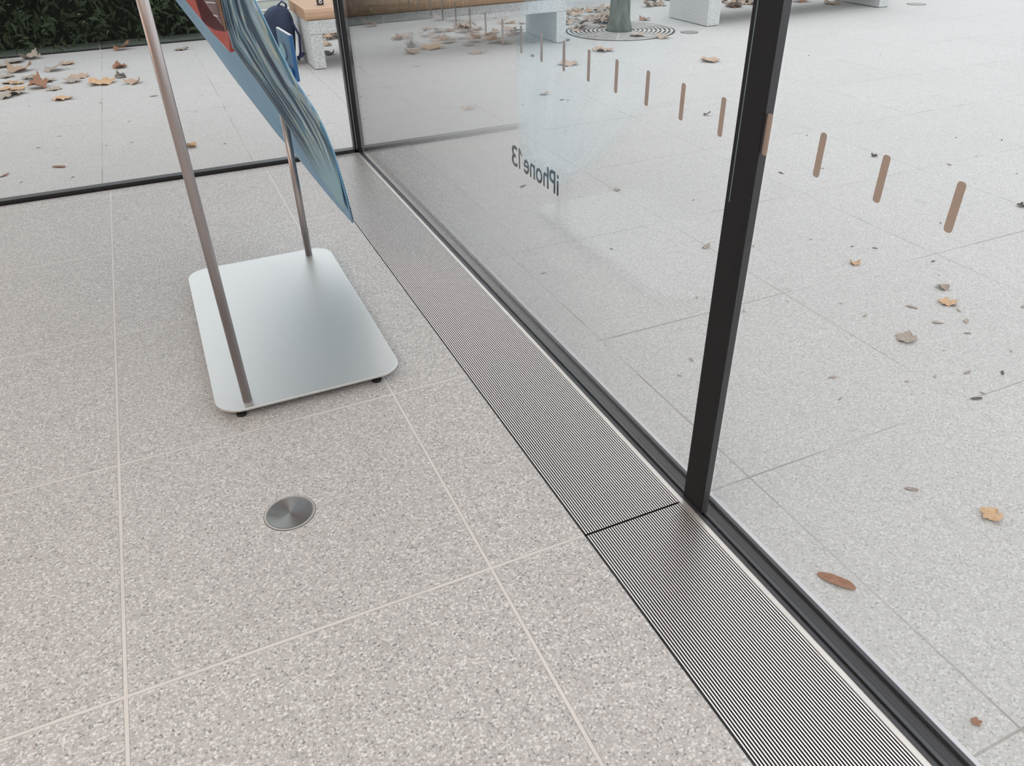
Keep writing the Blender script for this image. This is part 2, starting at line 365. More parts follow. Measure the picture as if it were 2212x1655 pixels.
# floor grilles
for i, (y0, y1, lab) in enumerate(((1.284, 4.868, 'long slatted metal floor grille running to the far corner'), (-1.6, 1.278, 'slatted metal floor grille in front, nearest the camera'))):
    t_ = thing('floor_grille', lab, 'grille', 'slatted floor grilles along the glass', (0.9, (y0+y1)/2, 0)); L0 = t_.location
    mb = MB(); n = 41; x0 = 0.7635; p = 0.0072
    p = (1.0560-x0)/(n-1)
    for k in range(n):
        x = x0 + k*p
        mb.box(x-0.00185-L0.x, x+0.00185-L0.x, y0-L0.y, y1-L0.y, -0.014, 0.0)
    sf = mb.build('slat_field', 'trench', t_); sf.data.materials.append(MT['slat'])
    for pp in sf.data.polygons:
        if pp.normal.z > 0.9: pp.material_index = 1  # only the tops stay metal; slat sides are coloured black for shade
    for y in (y0+0.05, (y0+y1)/2, y1-0.05): MB().box(0.762-L0.x, 1.058-L0.x, y-0.006-L0.y, y+0.006-L0.y, -0.045, -0.014).build('cross_bar', 'trench', t_)
    e = MB().box(0.7555-L0.x, 0.7600-L0.x, y0-L0.y, y1-L0.y, -0.045, -0.001).build('edge_angle', 'black', t_)

# round floor socket cover
fo = thing('floor_outlet', 'round brushed metal disc cover set in the granite floor', 'floor socket', None, (0.0470, 1.7150, 0))
d = MB(); d.ring((0,0), 0.0001, 0.0625, -0.004, 0.0012, 96); d.build('cover_disc', 'disc', fo)
MB().ring((0,0), 0.0630, 0.0660, -0.004, 0.0004, 96).build('dark_groove', 'cover', fo)
MB().ring((0,0), 0.0660, 0.0705, -0.004, 0.0016, 96).build('outer_ring', 'bright', fo)
MB().ring((0,0), 0.0705, 0.0718, -0.004, 0.0006, 96).build('seal', 'rubber', fo)

# ---------------------------------------------------------------- display stand
st = thing('display_stand', 'silver plate stand with two thin poles carrying a big blue curved panel', 'display stand', None, (0.22, 2.83, 0)); SO = Vector(st.location)
def rel(p): return tuple(Vector(p)-SO)
pl = MB().prism([(x-SO.x, y-SO.y) for x, y in rrect(-0.083, 0.548, 2.228, 3.420, 0.085, 12)], 2, 0.031, 0.040).build('base_plate', 'plate', st, bevel=0.002)
for cx, cy in ((-0.01, 2.262), (0.455, 2.262), (0.0, 3.36), (0.47, 3.36)):
    MB().tube([rel((cx, cy, 0.0)), rel((cx, cy, 0.012)), rel((cx, cy, 0.0125)), rel((cx, cy, 0.031))], [0.017, 0.017, 0.008, 0.008]).build('foot', 'rubber', st)
MB().tube([rel((0.0185,2.275,0.040)), rel((0.0185,2.275,2.02))], 0.0152, 32).build('pole', 'pole', st, smooth=True)
MB().tube([rel((0.447,3.352,0.040)), rel((0.447,3.352,0.70))], 0.0152, 32).build('pole', 'pole', st, smooth=True)
MB().tube([rel((0.0185,2.275,2.00)), rel((-0.06,2.9,2.02)), rel((-0.10,3.45,1.98))], 0.0152, 24).build('top_arm', 'pole', st, smooth=True)

def sc(p, k=0.9646): return (p[0]*k, p[1]*k, 1.5-(1.5-p[2])*k)
NEAR = [[0.6336,3.18,0.2226],[0.6037,3.05,0.3164],[0.5724,2.92,0.4196],[0.5333,2.78,0.5708],[0.5049,2.695,0.6838],[0.4741,2.632,0.7834],[0.4506,2.616,0.8503],[0.4052,2.607,0.9439],[0.3663,2.6,1.0514],[0.3345,2.61,1.1624],[0.3123,2.63,1.236]]
FAR = [[0.6336,3.18,0.2226],[0.6284,3.3,0.2238],[0.6282,3.42,0.213],[0.6151,3.54,0.2289],[0.5841,3.687,0.2759],[0.535,3.816,0.3593],[0.4832,3.949,0.4329],[0.4174,4.089,0.5536],[0.3501,4.219,0.6776],[0.2829,4.318,0.8175],[0.1835,4.39,1.0016],[0.1287,4.42,1.1052]]
def resample(pts, n):
    pts = [Vector(p) for p in pts]; L = [0]
    for a, b in zip(pts, pts[1:]): L.append(L[-1]+(b-a).length)
    out = []
    for i in range(n):
        s = L[-1]*i/(n-1)
        for k in range(len(pts)-1):
            if s <= L[k+1]+1e-9: out.append(pts[k].lerp(pts[k+1], (s-L[k])/max(L[k+1]-L[k], 1e-9))); break
    return out
NN = 60
nr = [Vector(sc(p)) for p in resample(NEAR, NN)]; fr_ = [Vector(sc(p)) for p in resample(FAR, NN)]
cc = (nr[-1]+fr_[-1])/2
rows = list(zip(nr, fr_)) + [(2*cc-b, 2*cc-a) for a, b in reversed(list(zip(nr, fr_)))][1:]
rows = [(a-SO, b-SO) for a, b in rows]
loft('back_shell', rows, 'shell', st, 20, 0.005, 0.012)
fg = loft('front_graphic', rows, 'front', st, 20, 0.002, 0.012, (0.007, 0, 0.001), (0.015, 0.985)); fg['label'] = 'pale blue front face towards the window'
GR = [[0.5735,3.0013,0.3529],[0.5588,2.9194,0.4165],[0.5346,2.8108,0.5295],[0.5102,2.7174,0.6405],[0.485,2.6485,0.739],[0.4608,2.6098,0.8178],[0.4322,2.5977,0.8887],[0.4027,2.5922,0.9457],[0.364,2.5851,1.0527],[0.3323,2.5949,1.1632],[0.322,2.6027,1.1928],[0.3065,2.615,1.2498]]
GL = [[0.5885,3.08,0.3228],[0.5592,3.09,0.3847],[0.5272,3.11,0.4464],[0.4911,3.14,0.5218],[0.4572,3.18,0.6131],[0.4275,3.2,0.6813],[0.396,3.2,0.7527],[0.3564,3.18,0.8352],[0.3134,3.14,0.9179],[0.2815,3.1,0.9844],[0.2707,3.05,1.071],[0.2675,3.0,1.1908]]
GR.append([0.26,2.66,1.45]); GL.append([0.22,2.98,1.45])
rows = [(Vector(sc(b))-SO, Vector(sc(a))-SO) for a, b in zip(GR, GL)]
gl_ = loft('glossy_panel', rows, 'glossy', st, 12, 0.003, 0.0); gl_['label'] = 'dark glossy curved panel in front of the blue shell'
# thin bright rim along the lower edge of the glossy panel
MB().tube([tuple(r[0]) for r in rows], 0.0018, 6).build('panel_rim', 'bright', st)
# red handset mounted between the two sheets
def slab(name, pts, mat, parent, d=(0.010, 0.004, 0.004)):
    n = len(pts); a = [Vector(sc(p))-SO for p in pts]; b = [p+Vector(d) for p in a]; mb = MB(); mb.v = [tuple(p) for p in a+b]
    mb.f = [tuple(range(n)), tuple(range(2*n-1, n-1, -1))] + [(k, (k+1) % n, n+(k+1) % n, n+k) for k in range(n)]
    return mb.build(name, mat, parent)
RED = [(0.098,3.33,1.235),(0.172,3.35,1.117),(0.216,3.35,1.042),(0.240,3.35,1.001),(0.268,3.35,0.958),(0.286,3.30,0.934),(0.296,3.29,0.936),(0.300,3.28,0.950),(0.292,3.2,1.010),(0.286,3.15,1.072),(0.261,3.1,1.139),(0.230,3.08,1.24)]
rd = slab('red_handset', RED, 'red', st); rd['label'] = 'red handset with dark red shading painted on'
DK= [(0.1863, 3.06, 1.1736), (0.2186, 3.06, 1.1714), (0.2127, 3.06, 1.1464), (0.2221, 3.06, 1.1287), (0.2365, 3.06, 1.0988), (0.2613, 3.06, 1.0586), (0.2639, 3.06, 1.0421), (0.2301, 3.06, 1.0509), (0.2078, 3.06, 1.0675), (0.1962, 3.06, 1.0831), (0.1925, 3.06, 1.1123), (0.1891, 3.06, 1.1481)]
PG= [(0.2194, 3.05, 1.1724), (0.2548, 3.05, 1.17), (0.255, 3.05, 1.1445), (0.2532, 3.05, 1.103), (0.2572, 3.05, 1.0662), (0.2593, 3.05, 1.0616), (0.2357, 3.05, 1.1001), (0.2214, 3.05, 1.1299), (0.2135, 3.05, 1.1475)]
BZ= [(0.2529, 3.045, 1.1706), (0.2648, 3.045, 1.1698), (0.2651, 3.045, 1.1443), (0.2678, 3.045, 1.0468), (0.2611, 3.045, 1.0444), (0.2546, 3.045, 1.1451)]
W1= [(0.2191, 3.044, 1.1421), (0.2496, 3.044, 1.137), (0.249, 3.044, 1.1342), (0.2185, 3.044, 1.1393)]
W2= [(0.2353, 3.044, 1.1008), (0.2478, 3.044, 1.0955), (0.2471, 3.044, 1.0927), (0.2346, 3.044, 1.098)]
slab('painted_shading', DK, 'darkred', rd, (0.003,0.002,0.001)).location = (0,0,0)  # dark red patch paints the shading on the handset face
slab('grey_screen', PG, 'pinkgrey', rd, (0.003,0.002,0.001))
slab('bronze_side', BZ, 'bronze', rd, (0.003,0.002,0.001))
slab('white_mark', W1, 'white', rd, (0.001,0.001,0.001)); slab('white_mark', W2, 'white', rd, (0.001,0.001,0.001))
# blue handset holder sticking out on the window side
bh = bpy.data.objects.new('blue_handset', None); COL.objects.link(bh); bh.parent = st; bh['label'] = 'small upright blue metal handset on the panel edge'
A = Vector((0.483,3.100,1.007)); B = Vector((0.470,3.297,1.007)); k_ = 0.9646
A = Vector(sc(A)); B = Vector(sc(B)); dirv = (B-A).normalized(); nn = Vector((dirv.y, -dirv.x, 0))
def quad_slab(name, s0, s1, z0, z1, t0, t1, mat):
    mb = MB(); P_ = []
    for t in (t0, t1):
        for s, z in ((s0,z0),(s1,z0),(s1,z1),(s0,z1)):
            q = A + dirv*s + nn*t; P_.append((q.x-SO.x, q.y-SO.y, z))
    mb.v = P_; mb.f = [(0,1,2,3),(7,6,5,4),(0,1,5,4),(1,2,6,5),(2,3,7,6),(3,0,4,7)]
    return mb.build(name, mat, bh, bevel=0.002)
zt = A.z
quad_slab('handset_body', 0.004, 0.19, zt-0.150, zt-0.002, 0.0, 0.010, 'blue_dark')
quad_slab('side_frame', -0.004, 0.006, zt-0.158, zt, 0.0, 0.014, 'blue_metal')
quad_slab('top_frame', -0.004, 0.19, zt-0.003, zt+0.001, 0.001, 0.011, 'bright')
quad_slab('mount_block', 0.01, 0.10, zt-0.150, zt-0.115, -0.010, 0.0, 'blue_metal')
mb = MB(); n = 28; c0 = A + dirv*0.125
for t in (-0.0005, -0.004):
    for j in range(n):
        a = 2*math.pi*j/n; q = c0 + dirv*0.042*math.cos(a) + nn*t; mb.v.append((q.x-SO.x, q.y-SO.y, zt-0.075+0.030*math.sin(a)))
mb.f = [tuple(range(n)), tuple(range(2*n-1, n-1, -1))]+[(k, (k+1) % n, n+(k+1) % n, n+k) for k in range(n)]
mb.build('round_emblem', 'pale_disc', bh)

# ---------------------------------------------------------------- benches
def bench(label, x0, x1, legw, y0=7.47, depth=0.74, nplanks=6):
    t_ = thing('bench', label, 'bench', None, ((x0+x1)/2, y0+depth/2, 0)); O = Vector(t_.location)
    def b(name, a, c, d, e, f, g, mat, bv=0.004): return box(name, a-O.x, c-O.x, d-O.y, e-O.y, f, g, mat, t_, bv)
    b('leg', x0, x0+legw, y0, y0+depth, 0.006, 0.292, 'concrete'); b('leg', x1-legw, x1, y0, y0+depth, 0.006, 0.292, 'concrete')
    b('beam', x0, x1, y0, y0+depth, 0.294, 0.408, 'concrete')
    # wooden seat: rounded front nose then planks
    yy = y0-0.012
    nose = [(yy+0.02,0.411),(yy+0.004,0.425),(yy,0.445),(yy+0.006,0.475),(yy+0.022,0.495),(yy+0.048,0.503),(yy+0.10,0.504),(yy+0.10,0.411)]
    MB().prism([(p[0]-O.y, p[1]) for p in nose], 0, x0-0.02-O.x, x1+0.02-O.x).build('seat_plank', 'wood', t_, smooth=False)
    w = (depth-0.088)/(nplanks-1)
    for k in range(nplanks-1):
        ya = yy+0.104+k*w; b('seat_plank', x0-0.02, x1+0.02, ya, ya+w-0.006, 0.411, 0.504, 'wood', 0.004)
    return t_
bench('long bench with wooden seat on pale stone legs, backpack against its left end', 1.352, 3.918, 0.106)
bench('second stone bench behind the top of the mullion, right of the tree', 5.655, 8.32, 0.165)
# small numbered tag standing on the bench
tg_ = thing('number_tag', 'small dark block marked 8 on the bench seat', 'tag', None, (1.52, 7.66, 0.504))
box('block', -0.028, 0.028, -0.02, 0.02, 0, 0.075, 'tagblack', tg_, 0.003)
cu = bpy.data.curves.new('digit', 'FONT'); cu.body = '8'; cu.size = 0.065; cu.extrude = 0.0008
tmp = bpy.data.objects.new('tmp', cu); COL.objects.link(tmp); bpy.context.view_layer.update()
me = bpy.data.meshes.new_from_object(tmp.evaluated_get(bpy.context.evaluated_depsgraph_get())); bpy.data.objects.remove(tmp)
for v in me.vertices: c = v.co.copy(); v.co = Vector((c.x-0.017, -0.0205-c.z, c.y+0.014))
me.materials.append(MT['white']); o = bpy.data.objects.new('digit', me); COL.objects.link(o); o.parent = tg_

# ---------------------------------------------------------------- backpack
bp_ = thing('backpack', 'navy blue fabric backpack leaning on the left end of the long bench', 'backpack', None, (1.105, 7.93, 0)); BO = Vector(bp_.location)
prof = [(0.0,0.62,0.60),(0.02,0.86,0.85),(0.07,0.98,1.0),(0.16,1.0,1.0),(0.26,0.97,0.92),(0.34,0.86,0.80),(0.40,0.66,0.62),(0.44,0.42,0.42),(0.455,0.12,0.15)]
mb = MB(); seg = 36
for z, rx, ry in prof:
    for j in range(seg):
        a = 2*math.pi*j/seg; cx = math.copysign(abs(math.cos(a))**0.75, math.cos(a)); cy = math.copysign(abs(math.sin(a))**0.75, math.sin(a))
        n_ = 1+0.07*noise.noise(Vector((cx*2.2, cy*2.2, z*9)))
        mb.v.append((cx*rx*0.178*n_ + 0.085*(z/0.45)**1.6 - 0.01, cy*ry*0.125*n_, z*1.09))
for k in range(len(prof)-1):
    for j in range(seg):
        a = k*seg+j; b = k*seg+(j+1) % seg; mb.f.append((a, b, b+seg, a+seg))
mb.f += [tuple(range(seg-1,-1,-1)), tuple(range((len(prof)-1)*seg, len(prof)*seg))]
o = mb.build('body', 'navy', bp_, smooth=True); s_ = o.modifiers.new('s', 'SUBSURF'); s_.levels = 1; s_.render_levels = 2
pk = MB()
pk.prism([(x, z) for x, z in rrect(-0.13, 0.11, 0.03, 0.22, 0.05, 6)], 1, -0.155, -0.10)
pk.build('front_pocket', 'navy', bp_, bevel=0.02)
MB().tube([(0.10,0.0,0.42),(0.085,-0.01,0.50),(0.12,-0.01,0.525),(0.155,0.0,0.50),(0.15,0.0,0.42)], 0.016, 8, rz=0.5).build('grab_handle', 'navy_strap', bp_, smooth=True)
MB().tube([(0.17,-0.06,0.36),(0.215,-0.09,0.24),(0.20,-0.10,0.10),(0.17,-0.11,0.03)], 0.016, 8, rz=0.4).build('shoulder_strap', 'navy_strap', bp_, smooth=True)
MB().tube([(0.16,-0.12,0.055),(0.20,-0.14,0.075),(0.225,-0.13,0.095)], 0.018, 8, rz=0.4).build('loose_strap', 'navy_strap', bp_, smooth=True)

# ---------------------------------------------------------------- handrail, pale wall, glass screen, hedge
hr = thing('handrail', 'stainless steel tube rail with rounded ends against the pale wall', 'handrail', None, (1.8, 9.25, 0))
def hp(pts): return [(x-1.8, 0.0, z) for x, z in pts]
MB().tube(hp([(4.2,0.385),(1.30,0.385),(1.20,0.384),(1.13,0.372),(1.08,0.352),(1.06,0.335),(1.08,0.312),(1.13,0.294),(1.20,0.288),(4.2,0.288)]), 0.017, 12).build('upper_loop', 'steel', hr, smooth=True)
MB().tube(hp([(1.14,0.03),(1.16,0.07),(1.20,0.105),(1.27,0.13),(1.36,0.142),(4.2,0.142)]), 0.017, 12).build('lower_rail', 'steel', hr, smooth=True)
for x in (1.75, 3.9): MB().tube([(x-1.8,0.02,0.0),(x-1.8,0.02,0.40)], 0.02, 12).build('post', 'steel', hr, smooth=True)
MB().tube([(1.14-1.8,0.0,0.0),(1.14-1.8,0.0,0.035)], 0.017, 12).build('post', 'steel', hr, smooth=True)
pw = thing('barrier_wall', 'pale green low wall beyond the benches and tree', 'wall', None, (5.4, 9.72, 0))
box('panel', -4.35, 6.0, 0.0, 0.12, 0.04, 1.3, 'palewall', pw); box('plinth', -4.35, 6.0, -0.01, 0.12, 0.0, 0.04, 'sill', pw)
for i, (x0, x1, lab) in enumerate(((-5.0,-0.455,'dark glass screen pane in front of the hedge, left of its seam'), (-0.445,1.03,'dark glass screen pane in front of the hedge, right of its seam'))):
    g_ = thing('glass_screen', lab, 'glass screen', 'dark glass screens before the hedge', ((x0+x1)/2, 9.62, 0)); c = (x0+x1)/2
    box('pane', x0-c, x1-c, 0.0, 0.012, 0.012, 1.5, 'dark_glass', g_); box('base_rail', x0-c, x1-c, -0.006, 0.02, 0.0, 0.012, 'black', g_)
random.seed(11)
hd = thing('hedge', 'dark green hedge behind the glass screen at the upper left', 'hedge', None, (-1.9, 10.0, 0))
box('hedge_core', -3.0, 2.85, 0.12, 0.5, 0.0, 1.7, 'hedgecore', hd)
def leafcards(n, x0, x1, y0, y1, z0, z1, s0, s1, name, mat, parent):
    mb = MB()
    for _ in range(n):
        c = Vector((random.uniform(x0,x1), random.uniform(y0,y1), random.uniform(z0,z1))); s = random.uniform(s0,s1)
        a = Vector((random.gauss(0,1), random.gauss(0,1), random.gauss(0.6,1))).normalized(); b = a.orthogonal().normalized(); n_ = a.cross(b)*0.12
        i = len(mb.v)
        mb.v += [tuple(c-a*s), tuple(c-b*s*0.35+n_*s), tuple(c+a*s), tuple(c+b*s*0.35+n_*s)]; mb.f.append((i,i+1,i+2,i+3))
    return mb.build(name, mat, parent)
leafcards(5200, -3.0, 2.85, -0.28, 0.12, 0.02, 1.3, 0.02, 0.07, 'foliage', 'hedgeleaf', hd)
fk = leafcards(46, -1.6, 2.3, -0.32, -0.27, 0.10, 0.75, 0.008, 0.022, 'sky_gap_flecks', 'skyfleck', hd); fk['kind'] = 'stuff'  # pale cards added as bright chips of sky, seen through gaps and reflected

# ---------------------------------------------------------------- tree with grate
tr = thing('tree', 'grey-green tree trunk rising from the round grate', 'tree', None, (4.72, 7.76, 0))
pts = [(0,0,-0.02),(0,0,0.03),(0,0.005,0.12),(0.005,0.01,0.3),(0.0,0.02,0.7),(0.02,0.03,1.6),(0.0,0.05,2.8)]
tk = MB().tube(pts, [0.145,0.135,0.115,0.105,0.10,0.095,0.09], 24).build('trunk', 'bark', tr, smooth=True)
for a, h in ((0.4,2.2),(2.4,2.45),(4.4,2.6),(5.4,2.75)):
    d = Vector((math.cos(a), math.sin(a), 0.9)); p0 = Vector((0,0.04,h)); MB().tube([tuple(p0), tuple(p0+d*0.7), tuple(p0+d*1.3+Vector((0,0,.2)))], [0.05,0.035,0.015], 10).build('branch', 'bark', tr, smooth=True)
leafcards(900, -1.8, 1.8, -1.8, 1.8, 3.0, 5.0, 0.04, 0.09, 'crown_leaves', 'leaf_g', tr)
gt = thing('tree_grate', 'round tree grate of pale concentric rings around the trunk', 'tree grate', None, (4.73, 7.76, 0))
MB().ring((0,0), 0.152, 0.59, 0.0005, 0.002, 72).build('pit', 'soil', gt)
for k in range(9): MB().ring((0,0), 0.165+0.0475*k, 0.165+0.0475*k+0.023, 0.002, 0.008, 72).build('ring', 'iron', gt)
rb = MB()
for k in range(8):
    a = k*math.pi/4+0.2; dx, dy = math.cos(a), math.sin(a); r0, r1, h = 0.165, 0.575, 0.008
    i = len(rb.v); px_, py_ = -dy*h, dx*h
    rb.v += [(dx*r0-px_,dy*r0-py_,0.002),(dx*r1-px_,dy*r1-py_,0.002),(dx*r1+px_,dy*r1+py_,0.002),(dx*r0+px_,dy*r0+py_,0.002),(dx*r0-px_,dy*r0-py_,0.0075),(dx*r1-px_,dy*r1-py_,0.0075),(dx*r1+px_,dy*r1+py_,0.0075),(dx*r0+px_,dy*r0+py_,0.0075)]
    rb.f += [tuple(i+q for q in f) for f in ((3,2,1,0),(4,5,6,7),(0,1,5,4),(1,2,6,5),(2,3,7,6),(3,0,4,7))]
rb.build('spokes', 'iron', gt)
for x, y, r, lab in ((5.31,7.30,0.085,'small round metal cover in the paving left of the mullion top'), (8.75,7.45,0.10,'small round metal cover right of the second bench')):
    c_ = thing('round_cover', lab, 'cover', None, (x, y, 0)); MB().ring((0,0), 0.001, r, 0.0, 0.003, 40).build('lid', 'cover', c_); MB().ring((0,0), r, r+0.008, 0.0, 0.0015, 40).build('rim', 'soil', c_)

# ---------------------------------------------------------------- fallen leaves
LEAVES=[
(-1.234, 9.344, 0.197, 'g', 'm', 'flat grey-beige leaf against the dark hedge glass at the left'),
(-1.103, 9.469, 0.222, 'g', 'c', 'curled pale leaf touching the hedge glass, left of the pane seam'),
(-1.314, 9.148, 0.17, 'g', 'm', 'grey leaf cut by the left picture edge below the hedge'),
(-1.164, 8.832, 0.252, 't', 'c', 'large tan leaf arched up, tallest in the drift at the left'),
(-1.239, 8.635, 0.161, 'g', 'm', 'grey leaf tucked in front of the arched tan leaf'),
(-0.868, 8.708, 0.194, 'g', 'c', 'grey leaf with upturned tips standing apart from the left drift'),
(-0.754, 8.969, 0.155, 't', 'm', 'pale leaf with long stem lying near the hedge base'),
(-0.607, 8.276, 0.184, 't', 'm', 'tan leaf behind the big orange maple leaf'),
(-1.053, 8.445, 0.136, 'g', 'm', 'small grey leaf beneath the arched tan leaf'),
(-1.184, 8.315, 0.155, 't', 'm', 'dull tan leaf left of the bright orange pair'),
(-1.115, 8.276, 0.134, 'o', 'm', 'orange leaf on top of the left orange pair'),
(-1.105, 8.037, 0.17, 'o', 'm', 'bright orange leaf, lower one of the left pair'),
(-1.209, 8.021, 0.12, 'o', 'm', 'orange leaf cut by the left picture edge'),
(-1.009, 8.337, 0.072, 'd', 'c', 'small dark curled leaf above the rust brown leaf'),
(-0.91, 8.22, 0.183, 'g', 'm', 'flat grey leaf above the rust brown leaf'),
(-0.936, 7.962, 0.188, 'b', 'c', 'rust brown curled leaf in the left drift'),
(-0.816, 7.857, 0.146, 'g', 'm', 'grey leaf touching the rust brown leaf on its right'),
(-0.67, 8.065, 0.17, 'g', 'm', 'grey leaf with long stem left of the big orange leaf'),
(-0.415, 7.901, 0.254, 'o', 'm', 'big orange maple leaf lying on the paving seam'),
(-0.273, 8.044, 0.109, 'd', 'c', 'dark twisted leaf at the right tip of the big orange leaf'),
(-0.169, 7.763, 0.163, 't', 'c', 'pinkish tan leaf with upright points near the stand pole'),
(-1.131, 7.831, 0.215, 'g', 'm', 'long flat grey leaf below the orange pair'),
(-1.169, 7.71, 0.164, 'g', 'm', 'lowest grey leaf at the left picture edge'),
(-0.744, 7.44, 0.185, 'o', 'm', 'pale orange leaf alone in front of the left drift'),
(-0.268, 9.49, 0.175, 'b', 'c', 'rust leaf standing up at the foot of the hedge glass'),
(-0.288, 8.513, 0.147, 'b', 'c', 'rust leaf curled like a cup left of the stand pole'),
(0.311, 9.15, 0.169, 'g', 'm', 'grey leaf between the stand pole and the blue panel'),
(0.112, 5.52, 0.097, 'o', 'c', 'orange-tan leaf alone right of the thick pole, outside the glass'),
(-0.684, 5.48, 0.097, 'b', 's', 'thin brown leaf near the black frame at the left'),
(-0.984, 5.452, 0.07, 'b', 's', 'small brown leaf near the black frame at the picture edge'),
(-0.047, 7.157, 0.071, 'g', 's', 'tiny grey leaf just left of the stand pole'),
(3.645, 7.656, 0.094, 'o', 'c', 'small orange leaf under the bench beside its right leg'),
(3.974, 7.547, 0.084, 'g', 'c', 'little grey leaf at the foot of the long bench, right side'),
(3.335, 7.036, 0.096, 'd', 's', 'dark sliver leaf in front of the bench right leg'),
(4.026, 6.936, 0.237, 't', 'm', 'wide tan leaf in front of the tree grate'),
(3.476, 6.529, 0.21, 't', 'm', 'wide flat leaf with raised rim seen beyond the brown glass dashes'),
(4.717, 7.371, 0.183, 't', 'm', 'tan leaf on the near rim of the tree grate'),
(4.873, 7.157, 0.17, 't', 'c', 'curled tan leaf at the right rim of the tree grate'),
(5.303, 8.193, 0.156, 'b', 'c', 'reddish leaf on the grate right of the trunk'),
(4.636, 5.994, 0.197, 't', 'm', 'spiky pale leaf left of the black mullion top'),
(2.776, 5.655, 0.078, 't', 'm', 'small tan leaf above the glass lettering'),
(2.825, 5.43, 0.05, 'd', 's', 'dark fleck of leaf above the glass lettering'),
(1.749, 3.822, 0.059, 'd', 's', 'narrow dark leaf just under the glass lettering'),
(2.19, 3.526, 0.043, 'g', 'c', 'small curled grey leaf resting on the paving joint'),
(3.523, 4.552, 0.05, 'd', 'c', 'small dark leaf left of the black mullion'),
(2.157, 2.673, 0.041, 'g', 'c', 'grey leaf close to the left edge of the mullion'),
(2.642, 2.233, 0.055, 'o', 'c', 'orange-brown leaf with short stem right of the mullion'),
(2.791, 1.892, 0.058, 'g', 'c', 'pale curled leaf above the golden leaf'),
(2.697, 1.797, 0.082, 'o', 'm', 'golden leaf with stem, brightest on the right paving'),
(2.549, 1.831, 0.046, 'g', 's', 'pale oval leaf left of the golden leaf'),
(2.535, 1.696, 0.045, 'g', 's', 'grey split leaf below the golden leaf'),
(2.645, 1.658, 0.046, 'g', 's', 'grey leaf right of and below the golden leaf'),
(2.324, 1.655, 0.086, 'g', 'm', 'long pale leaf beside the dark paving joint'),
(2.446, 1.346, 0.031, 'd', 's', 'small dark leaf near the right picture edge'),
(2.232, 1.276, 0.04, 'd', 's', 'dark leaf just beyond the long paving joint'),
(1.685, 1.042, 0.039, 'r', 's', 'faint brown leaf in the middle of the right paving'),
(1.801, 0.87, 0.067, 'o', 'm', 'tan maple leaf at the right picture edge'),
(1.232, 0.461, 0.024, 'b', 'm', 'small red-brown leaf scrap at the lower right'),
(7.778, 8.352, 0.265, 'b', 'c', 'reddish leaf under the second bench near its right leg'),
(7.954, 8.004, 0.235, 't', 'm', 'tan leaf at the foot of the second bench right leg'),
(3.167, 3.336, 0.041, 'd', 's', 'dark leaf fleck just right of the mullion'),
(3.864, 3.314, 0.045, 'd', 'c', 'dark leaf fleck between two brown glass dashes'),
(3.892, 2.376, 0.047, 'd', 'c', 'dark leaf on the joint at the right picture edge'),
(1.72, 8.571, 0.108, 't', 'c', 'tan leaf inside the bench left leg'),
(1.638, 8.129, 0.143, 'd', 'c', 'dark spiky leaf at the foot of the bench left leg'),
]
